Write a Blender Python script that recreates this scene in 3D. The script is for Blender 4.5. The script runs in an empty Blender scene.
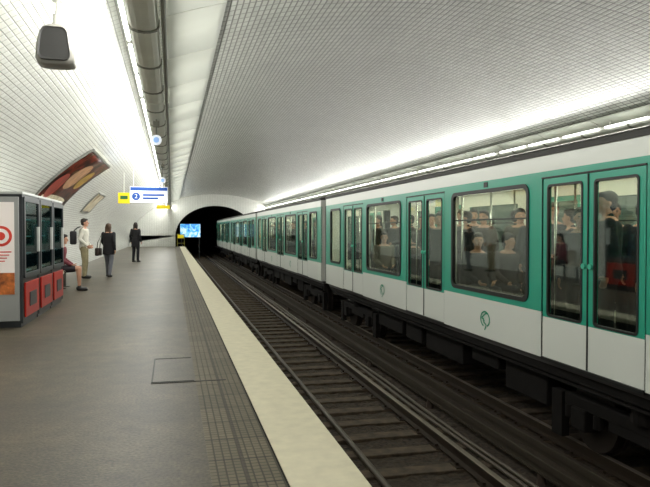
import bpy, bmesh, math, random
from mathutils import Vector, Matrix
from mathutils import noise as MN
random.seed(4)
scene = bpy.context.scene
try:
    scene.view_settings.view_transform = 'Standard'
    scene.view_settings.look = 'None'
except Exception as e:
    print(e)
COL = scene.collection

# ------------------------------------------------------------------ materials
def lin(h):
    h = h.lstrip('#')
    out = []
    for i in (0, 2, 4):
        c = int(h[i:i+2], 16)/255
        out.append(c/12.92 if c <= .04045 else ((c+.055)/1.055)**2.4)
    return (*out, 1)
_m = {}
def mat(name, color, rough=.5, metal=0, emit=0, ecol=None, noise=0, nscale=20, bump=0, spec=None):
    if name in _m: return _m[name]
    m = bpy.data.materials.new(name); m.use_nodes = True
    nt = m.node_tree; b = nt.nodes['Principled BSDF']
    c = lin(color)
    b.inputs['Base Color'].default_value = c
    b.inputs['Roughness'].default_value = rough
    b.inputs['Metallic'].default_value = metal
    if spec is not None: b.inputs['Specular IOR Level'].default_value = spec
    if emit:
        b.inputs['Emission Color'].default_value = lin(ecol or color)
        b.inputs['Emission Strength'].default_value = emit
    if noise or bump:
        tc = nt.nodes.new('ShaderNodeTexCoord')
        n = nt.nodes.new('ShaderNodeTexNoise'); n.inputs['Scale'].default_value = nscale
        n.inputs['Detail'].default_value = 5
        nt.links.new(tc.outputs['Object'], n.inputs['Vector'])
        if noise:
            r = nt.nodes.new('ShaderNodeValToRGB')
            r.color_ramp.elements[0].position = .3; r.color_ramp.elements[1].position = .7
            r.color_ramp.elements[0].color = tuple(x*(1-noise) for x in c[:3])+(1,)
            r.color_ramp.elements[1].color = tuple(min(1, x*(1+noise)) for x in c[:3])+(1,)
            nt.links.new(n.outputs['Fac'], r.inputs['Fac'])
            nt.links.new(r.outputs['Color'], b.inputs['Base Color'])
        if bump:
            bp = nt.nodes.new('ShaderNodeBump'); bp.inputs['Strength'].default_value = bump
            bp.inputs['Distance'].default_value = .02
            nt.links.new(n.outputs['Fac'], bp.inputs['Height'])
            nt.links.new(bp.outputs['Normal'], b.inputs['Normal'])
    _m[name] = m
    return m

def tile_mat(name, c1, c2, mortar, bw, bh, rough=.2, ms=.006, offset=.0, bump=.6, smooth=.6, freq=2, dist=.01, lo=.82, seam=0):
    m = bpy.data.materials.new(name); m.use_nodes = True
    nt = m.node_tree; b = nt.nodes['Principled BSDF']
    uv = nt.nodes.new('ShaderNodeUVMap')
    br = nt.nodes.new('ShaderNodeTexBrick')
    br.offset = offset; br.offset_frequency = freq
    br.inputs['Color1'].default_value = lin(c1); br.inputs['Color2'].default_value = lin(c2)
    br.inputs['Mortar'].default_value = lin(mortar)
    br.inputs['Scale'].default_value = 1
    br.inputs['Mortar Size'].default_value = ms
    br.inputs['Mortar Smooth'].default_value = smooth
    br.inputs['Brick Width'].default_value = bw
    br.inputs['Row Height'].default_value = bh
    nt.links.new(uv.outputs['UV'], br.inputs['Vector'])
    col = br.outputs['Color']
    nz = nt.nodes.new('ShaderNodeTexNoise'); nz.inputs['Scale'].default_value = 1.3; nz.inputs['Detail'].default_value = 6
    nt.links.new(uv.outputs['UV'], nz.inputs['Vector'])
    mr = nt.nodes.new('ShaderNodeMapRange'); mr.inputs['From Min'].default_value = .3; mr.inputs['From Max'].default_value = .7
    mr.inputs['To Min'].default_value = lo; mr.inputs['To Max'].default_value = 1.0
    nt.links.new(nz.outputs['Fac'], mr.inputs['Value'])
    mx = nt.nodes.new('ShaderNodeMixRGB'); mx.blend_type = 'MULTIPLY'; mx.inputs['Fac'].default_value = 1
    nt.links.new(col, mx.inputs['Color1']); nt.links.new(mr.outputs['Result'], mx.inputs['Color2'])
    outc = mx.outputs['Color']
    if seam:
        b3 = nt.nodes.new('ShaderNodeTexBrick'); b3.offset = 0; b3.inputs['Scale'].default_value = 1
        b3.inputs['Brick Width'].default_value = seam; b3.inputs['Row Height'].default_value = 50
        b3.inputs['Mortar Size'].default_value = .012
        b3.inputs['Color1'].default_value = (1, 1, 1, 1); b3.inputs['Color2'].default_value = (.93, .93, .93, 1); b3.inputs['Mortar'].default_value = (.6, .6, .6, 1)
        nt.links.new(uv.outputs['UV'], b3.inputs['Vector'])
        m2 = nt.nodes.new('ShaderNodeMixRGB'); m2.blend_type = 'MULTIPLY'; m2.inputs['Fac'].default_value = 1
        nt.links.new(outc, m2.inputs['Color1']); nt.links.new(b3.outputs['Color'], m2.inputs['Color2']); outc = m2.outputs['Color']
    nt.links.new(outc, b.inputs['Base Color'])
    b.inputs['Roughness'].default_value = rough
    inv = nt.nodes.new('ShaderNodeMath'); inv.operation = 'SUBTRACT'; inv.inputs[0].default_value = 1
    nt.links.new(br.outputs['Fac'], inv.inputs[1])
    bp = nt.nodes.new('ShaderNodeBump'); bp.inputs['Strength'].default_value = bump; bp.inputs['Distance'].default_value = dist
    nt.links.new(inv.outputs[0], bp.inputs['Height']); nt.links.new(bp.outputs['Normal'], b.inputs['Normal'])
    return m

def glass_mat(name, tint, refl=.12):
    m = bpy.data.materials.new(name); m.use_nodes = True
    nt = m.node_tree; nt.nodes.clear()
    o = nt.nodes.new('ShaderNodeOutputMaterial'); mix = nt.nodes.new('ShaderNodeMixShader')
    t = nt.nodes.new('ShaderNodeBsdfTransparent'); g = nt.nodes.new('ShaderNodeBsdfGlossy')
    t.inputs['Color'].default_value = lin(tint); g.inputs['Roughness'].default_value = .03
    g.inputs['Color'].default_value = (.9, .95, .95, 1)
    mix.inputs['Fac'].default_value = refl
    nt.links.new(t.outputs[0], mix.inputs[1]); nt.links.new(g.outputs[0], mix.inputs[2]); nt.links.new(mix.outputs[0], o.inputs['Surface'])
    return m

# ------------------------------------------------------------------ mesh helpers
def add_obj(name, bm, mats, parent=None, smooth=False, loc=(0, 0, 0)):
    me = bpy.data.meshes.new(name)
    bmesh.ops.recalc_face_normals(bm, faces=bm.faces[:])
    bm.to_mesh(me); bm.free()
    if not isinstance(mats, (list, tuple)): mats = [mats]
    for m in mats: me.materials.append(m)
    if smooth:
        for p in me.polygons: p.use_smooth = True
    ob = bpy.data.objects.new(name, me); COL.objects.link(ob)
    ob.location = loc
    if parent: ob.parent = parent
    return ob
def top(ob, label, category, group=None):
    ob['label'] = label; ob['category'] = category
    if group: ob['group'] = group
    return ob
def struct(ob):
    ob['kind'] = 'structure'; return ob
def empty(name, loc=(0, 0, 0), rot=0):
    e = bpy.data.objects.new(name, None); COL.objects.link(e); e.location = loc; e.rotation_euler = (0, 0, rot)
    e.empty_display_size = .2
    return e
def box(bm, x0, x1, y0, y1, z0, z1, mi=0, bev=0):
    vs = [bm.verts.new(p) for p in ((x0,y0,z0),(x1,y0,z0),(x1,y1,z0),(x0,y1,z0),(x0,y0,z1),(x1,y0,z1),(x1,y1,z1),(x0,y1,z1))]
    fs = [bm.faces.new([vs[i] for i in f]) for f in ((0,3,2,1),(4,5,6,7),(0,1,5,4),(1,2,6,5),(2,3,7,6),(3,0,4,7))]
    for f in fs: f.material_index = mi
    if bev:
        es = list({e for f in fs for e in f.edges})
        r = bmesh.ops.bevel(bm, geom=es, offset=bev, segments=2, affect='EDGES', profile=.5)
        for f in r['faces']: f.material_index = mi
def frame_axes(d):
    d = d.normalized()
    a = Vector((0, 0, 1)) if abs(d.z) < .9 else Vector((1, 0, 0))
    u = d.cross(a).normalized(); v = d.cross(u).normalized()
    return d, u, v
def loft(bm, rings, mi=0, cap=True, closed=True):
    R = [[bm.verts.new(p) for p in r] for r in rings]
    n = len(R[0])
    for a, b in zip(R, R[1:]):
        for i in range(n if closed else n-1):
            j = (i+1) % n
            f = bm.faces.new((a[i], a[j], b[j], b[i])); f.material_index = mi
    if cap:
        f = bm.faces.new(R[0]); f.material_index = mi
        f = bm.faces.new(R[-1][::-1]); f.material_index = mi
def tube(bm, pts, r, seg=10, mi=0):
    pts = [Vector(p) for p in pts]
    rings = []
    for i, p in enumerate(pts):
        d = (pts[min(i+1, len(pts)-1)]-pts[max(i-1, 0)])
        d, u, v = frame_axes(d)
        rings.append([p+u*math.cos(2*math.pi*k/seg)*r+v*math.sin(2*math.pi*k/seg)*r for k in range(seg)])
    loft(bm, rings, mi)
def capsule(bm, p0, p1, r0, r1, seg=12):
    p0 = Vector(p0); p1 = Vector(p1)
    d, u, v = frame_axes(p1-p0)
    rings = []
    def ring(c, r): rings.append([c+u*math.cos(2*math.pi*k/seg)*r+v*math.sin(2*math.pi*k/seg)*r for k in range(seg)])
    for a in (80, 50, 25, 0): ring(p0-d*r0*math.sin(math.radians(a)), r0*math.cos(math.radians(a)))
    for a in (0, 25, 50, 80): ring(p1+d*r1*math.sin(math.radians(a)), r1*math.cos(math.radians(a)))
    loft(bm, rings)
def ellipsoid(bm, c, r, rot=None, seg=16):
    M = Matrix.Translation(Vector(c)) @ (rot.to_4x4() if rot else Matrix.Identity(4)) @ Matrix.Diagonal((r[0], r[1], r[2], 1))
    bmesh.ops.create_uvsphere(bm, u_segments=seg, v_segments=seg//2+2, radius=1, matrix=M)
def cyl(bm, p0, p1, r, seg=20, mi=0, r1=None):
    p0 = Vector(p0); p1 = Vector(p1); d, u, v = frame_axes(p1-p0)
    if r1 is None: r1 = r
    loft(bm, [[p+u*math.cos(2*math.pi*k/seg)*q+v*math.sin(2*math.pi*k/seg)*q for k in range(seg)] for p, q in ((p0, r), (p1, r1))], mi)
def rrect(y0, y1, z0, z1, r, n=5):
    pts = []
    for cy, cz, a0 in ((y1-r, z1-r, 0), (y0+r, z1-r, 90), (y0+r, z0+r, 180), (y1-r, z0+r, 270)):
        for k in range(n+1):
            a = math.radians(a0+90*k/n); pts.append((cy+r*math.cos(a), cz+r*math.sin(a)))
    return pts
def rframe(bm, xo, xi, o, i, ro, ri, mi=0):
    O = rrect(*o, ro); I = rrect(*i, ri)
    rings = [[Vector((xi, y, z)) for y, z in O], [Vector((xo, y, z)) for y, z in O],
             [Vector((xo, y, z)) for y, z in I], [Vector((xi, y, z)) for y, z in I]]
    loft(bm, rings, mi, cap=False)
def rpanel(bm, x0, x1, rect, r, mi=0):
    P = rrect(*rect, r)
    loft(bm, [[Vector((x0, y, z)) for y, z in P], [Vector((x1, y, z)) for y, z in P]], mi)
def text_mesh(name, body, size, m, parent, loc, rot, extrude=.002):
    c = bpy.data.curves.new(name, 'FONT'); c.body = body; c.size = size; c.extrude = extrude
    c.align_x = 'CENTER'; c.align_y = 'CENTER'
    t = bpy.data.objects.new(name, c); COL.objects.link(t)
    bpy.context.view_layer.update()
    me = bpy.data.meshes.new_from_object(t.evaluated_get(bpy.context.evaluated_depsgraph_get()))
    bpy.data.objects.remove(t)
    me.materials.clear(); me.materials.append(m)
    o = bpy.data.objects.new(name, me); COL.objects.link(o); o.parent = parent; o.location = loc; o.rotation_euler = rot
    return o
def copy_tree(src, dst_loc=None, rot=None):
    def rec(o, par):
        n = o.copy()
        COL.objects.link(n)
        if par: n.parent = par
        for ch in list(o.children): rec(ch, n)
        return n
    n = rec(src, None)
    if dst_loc is not None: n.location = dst_loc
    if rot is not None: n.rotation_euler = rot
    return n

# ------------------------------------------------------------------ camera
F = 650.0; H = 1.45
cam = bpy.data.cameras.new('camera'); cam.sensor_width = 36; cam.lens = 36*F/650
co = bpy.data.objects.new('camera', cam); COL.objects.link(co)
co.location = (0, 0, H)
co.rotation_euler = (math.radians(90-1.19), 0, -math.atan(153/F))
scene.camera = co
cam.clip_end = 300

# ------------------------------------------------------------------ station shell
CX, Z0, A, B = 3.9, .3, 7.6, 4.4
Y0, Y1 = -7.0, 60.0
def vp(th, off=0):
    return CX+(A-off)*math.cos(th), Z0+(B-off)*math.sin(th)
ARC = [0]; 
N = 720
th_l = [-.068+(math.pi+.136)*i/N for i in range(N+1)]
for i in range(N):
    x0, z0 = vp(th_l[i]); x1, z1 = vp(th_l[i+1]); ARC.append(ARC[-1]+math.hypot(x1-x0, z1-z0))
def arc_at(th):
    t = (th-th_l[0])/(th_l[-1]-th_l[0])*N; i = max(0, min(N-1, int(t))); return ARC[i]+(ARC[i+1]-ARC[i])*(t-i)
def vault(name, t0, t1, y0, y1, m, off=0, n=40, ny=1, thick=0):
    bm = bmesh.new(); uvl = bm.loops.layers.uv.new('UVMap')
    rows = []
    for j in range(ny+1):
        y = y0+(y1-y0)*j/ny
        rows.append([(bm.verts.new((vp(t0+(t1-t0)*i/n, off)[0], y, vp(t0+(t1-t0)*i/n, off)[1])), arc_at(t0+(t1-t0)*i/n)) for i in range(n+1)])
    for j in range(ny):
        for i in range(n):
            q = (rows[j][i], rows[j][i+1], rows[j+1][i+1], rows[j+1][i])
            f = bm.faces.new([v for v, _ in q]); f.smooth = True
            for l, (v, u) in zip(f.loops, q): l[uvl].uv = (v.co.y, u)
    me = bpy.data.meshes.new(name)
    bm.to_mesh(me); bm.free(); me.materials.append(m)
    o = bpy.data.objects.new(name, me); COL.objects.link(o)
    if thick:
        s = o.modifiers.new('solid', 'SOLIDIFY'); s.thickness = thick; s.offset = 0
    return o
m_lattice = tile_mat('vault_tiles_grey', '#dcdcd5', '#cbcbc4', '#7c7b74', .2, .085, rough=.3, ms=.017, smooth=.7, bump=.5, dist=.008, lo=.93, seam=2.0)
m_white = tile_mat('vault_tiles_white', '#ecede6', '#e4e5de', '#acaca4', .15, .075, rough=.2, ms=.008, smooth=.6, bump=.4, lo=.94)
tA = math.radians(121)
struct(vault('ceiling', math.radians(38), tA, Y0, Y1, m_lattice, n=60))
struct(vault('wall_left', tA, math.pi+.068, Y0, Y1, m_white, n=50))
struct(vault('wall_right', -.068, math.radians(38), Y0, Y1, m_white, n=30))

m_panel = mat('reflector_panel', '#e0e2d8', .4)
def reflector(t0, t1, grp):
    first = None; y = -2.0
    while y < 59:
        if first is None:
            first = vault('reflector_panel', t0, t1, 0, 1.955, m_panel, off=.07, n=10, thick=.02)
            o = first
        else:
            o = first.copy(); COL.objects.link(o)
        o.location = (0, y, 0)
        top(o, 'smooth curved white metal reflector panel lining the vault', 'ceiling panel', grp)
        y += 2.0
reflector(math.radians(115.5), math.radians(122), 'reflector panels above the empty platform')
reflector(math.radians(49.5), math.radians(52.5), 'reflector panels above the train')

# floors
def floor_mat():
    m = bpy.data.materials.new('asphalt_floor'); m.use_nodes = True
    nt = m.node_tree; b = nt.nodes['Principled BSDF']
    tc = nt.nodes.new('ShaderNodeTexCoord')
    n1 = nt.nodes.new('ShaderNodeTexNoise'); n1.inputs['Scale'].default_value = 45; n1.inputs['Detail'].default_value = 6
    n2 = nt.nodes.new('ShaderNodeTexNoise'); n2.inputs['Scale'].default_value = .8; n2.inputs['Detail'].default_value = 8; n2.inputs['Roughness'].default_value = .65
    v = nt.nodes.new('ShaderNodeTexVoronoi'); v.inputs['Scale'].default_value = 3.5
    n3 = nt.nodes.new('ShaderNodeTexNoise'); n3.inputs['Scale'].default_value = 6; n3.inputs['Detail'].default_value = 7
    for n in (n1, n2, v, n3): nt.links.new(tc.outputs['Object'], n.inputs['Vector'])
    r1 = nt.nodes.new('ShaderNodeValToRGB'); r1.color_ramp.elements[0].position = .32; r1.color_ramp.elements[1].position = .7
    r1.color_ramp.elements[0].color = lin('#363024'); r1.color_ramp.elements[1].color = lin('#655b48')
    r2 = nt.nodes.new('ShaderNodeValToRGB'); r2.color_ramp.elements[0].position = .36; r2.color_ramp.elements[1].position = .64
    r2.color_ramp.elements[0].color = (.6, .6, .6, 1); r2.color_ramp.elements[1].color = (1.12, 1.1, 1.04, 1)
    r3 = nt.nodes.new('ShaderNodeValToRGB'); r3.color_ramp.elements[0].position = .04; r3.color_ramp.elements[1].position = .1
    r3.color_ramp.elements[0].color = (.55, .53, .5, 1); r3.color_ramp.elements[1].color = (1, 1, 1, 1)
    r4 = nt.nodes.new('ShaderNodeValToRGB'); r4.color_ramp.elements[0].position = .35; r4.color_ramp.elements[1].position = .65
    r4.color_ramp.elements[0].color = (.72, .72, .72, 1); r4.color_ramp.elements[1].color = (1.1, 1.1, 1.1, 1)
    nt.links.new(n1.outputs['Fac'], r1.inputs['Fac']); nt.links.new(n2.outputs['Fac'], r2.inputs['Fac']); nt.links.new(v.outputs['Distance'], r3.inputs['Fac']); nt.links.new(n3.outputs['Fac'], r4.inputs['Fac'])
    prev = r1.outputs[0]
    for r in (r2, r3, r4):
        a = nt.nodes.new('ShaderNodeMixRGB'); a.blend_type = 'MULTIPLY'; a.inputs[0].default_value = 1
        nt.links.new(prev, a.inputs[1]); nt.links.new(r.outputs[0], a.inputs[2]); prev = a.outputs[0]
    nt.links.new(prev, b.inputs['Base Color'])
    b.inputs['Roughness'].default_value = .45
    bp = nt.nodes.new('ShaderNodeBump'); bp.inputs['Strength'].default_value = .3; bp.inputs['Distance'].default_value = .006
    nt.links.new(n1.outputs['Fac'], bp.inputs['Height']); nt.links.new(bp.outputs[0], b.inputs['Normal'])
    return m
m_floor = floor_mat()
m_cream = mat('cream_edge_stone', '#dad2b9', .65, noise=.07, nscale=9, bump=.05)
m_dark = mat('dark_masonry', '#1d1916', .9, noise=.3, nscale=3)
m_ballast = mat('ballast', '#33291f', .95, noise=.8, nscale=22, bump=1.0)
bm = bmesh.new(); box(bm, -3.85, .215, Y0, 58.5, -1.3, 0); struct(add_obj('floor', bm, m_floor))
bm = bmesh.new(); box(bm, 6.72, 11.6, Y0, 58.5, -1.3, 0); struct(add_obj('floor', bm, m_floor))
bm = bmesh.new(); box(bm, .215, 1.0, Y0, 58.5, -1.3, -.06); struct(add_obj('trim_1', bm, m_dark))
bm = bmesh.new(); box(bm, .645, 1.09, Y0, 58.5, -.06, .004); struct(add_obj('trim_2', bm, m_cream))
def tactile():
    m = bpy.data.materials.new('tactile_strip'); m.use_nodes = True
    nt = m.node_tree; b = nt.nodes['Principled BSDF']
    tc = nt.nodes.new('ShaderNodeTexCoord'); 
    br = nt.nodes.new('ShaderNodeTexBrick'); br.offset = 0; br.inputs['Scale'].default_value = 1
    br.inputs['Brick Width'].default_value = .052; br.inputs['Row Height'].default_value = .052
    br.inputs['Mortar Size'].default_value = .007; br.inputs['Mortar Smooth'].default_value = .5
    br.inputs['Color1'].default_value = lin('#776e5a'); br.inputs['Color2'].default_value = lin('#6b6352'); br.inputs['Mortar'].default_value = lin('#453f32')
    b2 = nt.nodes.new('ShaderNodeTexBrick'); b2.offset = 0; b2.inputs['Scale'].default_value = 1
    b2.inputs['Brick Width'].default_value = .43; b2.inputs['Row Height'].default_value = .41
    b2.inputs['Mortar Size'].default_value = .01
    b2.inputs['Color1'].default_value = (1, 1, 1, 1); b2.inputs['Color2'].default_value = (.75, .75, .75, 1); b2.inputs['Mortar'].default_value = (.35, .35, .35, 1)
    nt.links.new(tc.outputs['Object'], br.inputs['Vector']); nt.links.new(tc.outputs['Object'], b2.inputs['Vector'])
    mx = nt.nodes.new('ShaderNodeMixRGB'); mx.blend_type = 'MULTIPLY'; mx.inputs[0].default_value = 1
    nt.links.new(br.outputs['Color'], mx.inputs[1]); nt.links.new(b2.outputs['Color'], mx.inputs[2]); nt.links.new(mx.outputs[0], b.inputs['Base Color'])
    b.inputs['Roughness'].default_value = .6
    bp = nt.nodes.new('ShaderNodeBump'); bp.invert = True; bp.inputs['Strength'].default_value = .8; bp.inputs['Distance'].default_value = .006
    nt.links.new(br.outputs['Fac'], bp.inputs['Height']); nt.links.new(bp.outputs[0], b.inputs['Normal'])
    return m
bm = bmesh.new(); box(bm, .215, .63, Y0, 58.5, -.06, .002); struct(add_obj('trim_3', bm, tactile()))
bm = bmesh.new(); box(bm, .63, .645, Y0, 58.5, -.06, -.003); struct(add_obj('trim_4', bm, m_dark))
bm = bmesh.new()
def hz_(x, y):
    return -1.18+.024*MN.noise(Vector((x*5, y*5, 0)))+.022*MN.noise(Vector((x*17, y*17, 3)))
xs = [.95+i*.08 for i in range(int(5.9/.08)+1)]
ys = []; y = 2.0
while y < 60: ys.append(y); y += .08 if y < 14 else (.2 if y < 26 else 1.0)
grid = [[bm.verts.new((x, y, hz_(x, y))) for x in xs] for y in ys]
for j in range(len(ys)-1):
    for i in range(len(xs)-1): bm.faces.new((grid[j][i], grid[j][i+1], grid[j+1][i+1], grid[j+1][i]))
struct(add_obj('floor', bm, m_ballast))
bm = bmesh.new(); box(bm, .9, 6.8, Y0, 110, -1.4, -1.24); struct(add_obj('floor', bm, m_ballast))
bm = bmesh.new()
fr = [(-.2, .2, 6.35, 6.37), (-.2, .2, 7.5, 7.52), (-.2, -.185, 6.35, 7.52)]
for x0, x1, y0, y1 in fr: box(bm, x0, x1, y0, y1, 0, .004)
box(bm, -.2, .5, 6.3, 6.325, .0, .005)
h = add_obj('access_hatch_frame', bm, mat('hatch_steel', '#1c1a14', .5, .6)); top(h, 'thin dark steel frame of an access hatch set in the asphalt', 'hatch')

# far end wall, added bounce wall, tunnel
def arch_pts(n=48):
    return [(CX+3.6*math.cos(math.pi*i/n), .9+2.75*math.sin(math.pi*i/n)) for i in range(n+1)]
bm = bmesh.new(); n = 48; uvl = bm.loops.layers.uv.new('UVMap')
inn = arch_pts(n); out = [vp(math.pi*i/n, -.05) for i in range(n+1)]
for i in range(n):
    bm.faces.new([bm.verts.new((p[0], Y1, p[1])) for p in (inn[i], inn[i+1], out[i+1], out[i])])
for x0, x1 in ((CX-A-.1, CX-3.6), (CX+3.6, CX+A+.1)):
    bm.faces.new([bm.verts.new(p) for p in ((x0, Y1, -1.3), (x1, Y1, -1.3), (x1, Y1, .95), (x0, Y1, .95))])
for f in bm.faces:
    for l in f.loops: l[uvl].uv = (l.vert.co.x, l.vert.co.z)
struct(add_obj('wall_end', bm, m_white))
bm = bmesh.new(); uvl = bm.loops.layers.uv.new('UVMap')
bm.faces.new([bm.verts.new(p) for p in ((-4, Y0, -1.4), (12, Y0, -1.4), (12, Y0, 5), (-4, Y0, 5))])
for f in bm.faces:
    for l in f.loops: l[uvl].uv = (l.vert.co.x, l.vert.co.z)
struct(add_obj('wall_back_bounce', bm, m_white))  # unseen wall behind the camera, added to close the vault and bounce light
m_tun = mat('tunnel_lining', '#1c1a18', .9, noise=.3, nscale=2)
bm = bmesh.new()
prof = [(CX+3.6, -1.3)]+inn+[(CX-3.6, -1.3)]
loft(bm, [[Vector((x, y, z)) for x, z in prof] for y in (Y1, 110)], closed=False, cap=False)
bm.faces.new([bm.verts.new((x, 110, z)) for x, z in prof])
struct(add_obj('wall_tunnel', bm, m_tun))

# ------------------------------------------------------------------ tracks
m_rail = mat('rail_steel', '#33291f', .5, .5)
m_railtop = mat('rail_head', '#857b6e', .35, .7)
m_sleeper = mat('sleeper_wood', '#4a3e31', .9, noise=.5, nscale=9, bump=.4)
bm = bmesh.new()
sec = [(-.06, 0), (.06, 0), (.06, .012), (.012, .03), (.012, .1), (.034, .108), (.034, .138), (.028, .142), (-.028, .142), (-.034, .138), (-.034, .108), (-.012, .1), (-.012, .03), (-.06, .012)]
loft(bm, [[Vector((x, y, z-1.142)) for x, z in sec] for y in (-3, 108)])
for f in bm.faces:
    if all(v.co.z > -1.01 for v in f.verts): f.material_index = 1
NEAR, FAR = 2.38, 5.325
r0 = add_obj('rail', bm, [m_rail, m_railtop])
for k, x in enumerate((NEAR-.75, NEAR+.75, FAR-.75, FAR+.75)):
    r = r0 if k == 0 else r0.copy()
    if k: COL.objects.link(r)
    r.location = (x, 0, 0)
    top(r, 'worn steel running rail of the %s track' % ('empty' if k < 2 else 'occupied'), 'rail', 'running rails')
bm = bmesh.new(); box(bm, -1.12, 1.12, -.11, .11, -1.26, -1.142, bev=.012)
for s in (-.75, .75):
    box(bm, s-.13, s+.13, -.09, .09, -1.15, -1.13, 1)
    for q in (-.09, .09): cyl(bm, (s+q, 0, -1.13), (s+q, 0, -1.1), .018, 8, 1)
s0 = add_obj('sleeper', bm, [m_sleeper, m_rail]); first = True
for cxx in (NEAR, FAR):
    y = 2.4
    while y < 75:
        s = s0 if first else s0.copy()
        if not first: COL.objects.link(s)
        first = False
        s.location = (cxx+random.uniform(-.03, .03), y+random.uniform(-.02, .02), random.uniform(-.008, 0)); s.rotation_euler = (0, 0, random.uniform(-.015, .015))
        top(s, 'dark oily timber sleeper bedded in ballast', 'sleeper', 'railway sleepers')
        y += .6
for k, (x, zz, rr) in enumerate(((2.06, -1.09, .034), (3.4, -1.11, .022), (3.5, -1.11, .022))):
    bm = bmesh.new(); tube(bm, [(x+(.0 if k == 0 else .02)*math.sin(q*1.7+k), q*1.5, zz) for q in range(0, 40)], rr, 8)
    c = add_obj('track_cable', bm, mat('cable_rubber', '#4f463a', .5), smooth=True)
    top(c, 'thick greyish cable duct running along the empty track' if k == 0 else 'thin rubber cable lying between the two tracks', 'cable', 'track cables')
for k, x in enumerate((3.72, 4.02)):
    e = empty('power_rail', (x, 0, 0)); top(e, 'dark steel power rail on insulators between the tracks', 'rail', 'power rails')
    bm = bmesh.new(); box(bm, -.035, .035, -3, 108, -1.0, -.92, bev=.006); box(bm, -.01, .01, -3, 108, -1.06, -1.0)
    box(bm, -.04, .04, -3, 108, -1.075, -1.06); add_obj('rail_bar', bm, mat('power_rail_steel', '#3a3228', .6, .3), e)
    bm = bmesh.new(); cyl(bm, (0, 0, -1.2), (0, 0, -1.07), .06, 10, r1=.04); ins = add_obj('insulator', bm, mat('insulator', '#3b3028', .5), e)
    y = 3
    while y < 60:
        if y > 3:
            q = ins.copy(); COL.objects.link(q); q.parent = e; q.location = (0, y, 0)
        else: ins.location = (0, y, 0)
        y += 3

# ------------------------------------------------------------------ lighting troughs
m_tray = mat('tray_metal', '#dcdcd2', .5, .0, noise=.06, nscale=3)
m_trayd = mat('tray_dark', '#77766c', .5)
def vp_z(x): return Z0+B*math.sqrt(1-((x-CX)/A)**2)
def trough(x, z, lab, grp, cond=True):
    first = None; y = -1.5; 
    while y < 58:
        if first is None:
            e = empty('light_trough')
            bm = bmesh.new()
            def sec_(g): return [(-.135-g, .03), (-.135-g, -.03), (-.11-g, -.062-g), (-.06, -.082-g), (0, -.088-g), (.06, -.082-g), (.11+g, -.062-g), (.135+g, -.03), (.135+g, .03)]
            loft(bm, [[Vector((a, yy, b)) for a, b in sec_(0)] for yy in (0, 5.76)])
            add_obj('tray', bm, m_tray, e, smooth=False)
            for k in range(4):
                bm = bmesh.new(); loft(bm, [[Vector((a, yy, b)) for a, b in sec_(.012)] for yy in (.7+k*1.44-.025, .7+k*1.44+.025)])
                add_obj('band', bm, m_trayd, e)
            if cond:
                bm = bmesh.new(); tube(bm, [(.185, 0, -.03), (.185, 5.76, -.03)], .022)
                add_obj('conduit', bm, m_trayd, e)
            for yy in (1.4, 4.3):
                bm = bmesh.new(); cyl(bm, (0, yy, .03), (0, yy, vp_z(x)-z-.01), .012, 8)
                add_obj('hanger', bm, m_tray, e)
            for k in range(4):
                bm = bmesh.new(); cyl(bm, (-.175, .12+k*1.42, .0), (-.175, 1.32+k*1.42, 0), .021, 8)
                add_obj('fluorescent_tube', bm, mat('tube_glow', '#ffffff', .5, emit=6, ecol='#fdfff8'), e)
            first = e
        else:
            e = copy_tree(first)
        e.location = (x, y, z); top(e, lab, 'light', grp)
        y += 5.8
trough(-.25, 3.42, 'long grey metal lighting trough with conduits hung over the platform', 'lighting troughs over the empty platform')
trough(8.62, 3.5, 'long grey metal lighting trough hung behind the train roof', 'lighting troughs behind the train', False)
def area(x, z, dirv, power, w=.12):
    y = -1.5
    while y < 58:
        l = bpy.data.lights.new('fluorescent_light', 'AREA'); l.shape = 'RECTANGLE'; l.size = w; l.size_y = 5.6
        l.energy = power; l.color = (1, 1, .945)
        o = bpy.data.objects.new('fluorescent_light', l); COL.objects.link(o)
        d = Vector(dirv).normalized()
        zc = -d; yc = Vector((0, 1, 0)); xc = yc.cross(zc).normalized()
        o.matrix_world = Matrix.Translation((x, y+2.88, z)) @ Matrix((xc, yc, zc)).transposed().to_4x4()
        y += 5.8
area(-.47, 3.44, (-1, 0, -.5), 112)
area(.0, 3.43, (1, 0, -.02), 75)
area(8.38, 3.45, (-1, 0, -.12), 95)
area(8.88, 3.5, (1, 0, -.5), 40)

# ------------------------------------------------------------------ metro cars
TEAL = mat('jade_paint', '#2b9a80', .3, spec=.5)
WHITE = mat('white_paint', '#d6d9d2', .3)
BLACK = mat('black_rubber', '#131413', .5)
ROOF = mat('roof_grey', '#2b2926', .6)
UNDER = mat('underframe', '#100d0b', .9, noise=.3, nscale=6, spec=.2)
LINING = mat('interior_lining', '#ece8d8', .4)
INFL = mat('interior_floor', '#3d3b3a', .6)
GLASS = glass_mat('car_glass', '#dce4de', .12)
POLE = mat('pole_steel', '#c9cbc8', .2, 1)
SEATM = mat('seat_fabric', '#17202e', .8)
CEILG = mat('interior_lamp', '#ffffff', .5, emit=15, ecol='#fff8e6')
HL = 7.1
DOORS = (-4.4, 0, 4.4); DW = .83
WINS = [(-3.25, -1.15), (1.15, 3.25)]
ENDW = [(-6.55, -5.55), (5.55, 6.55)]
ZB, ZT1, ZT2, ZTOP = 0.0, .52, 2.11, 2.29
WZ0, WZ1 = .63, 1.96
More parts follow.
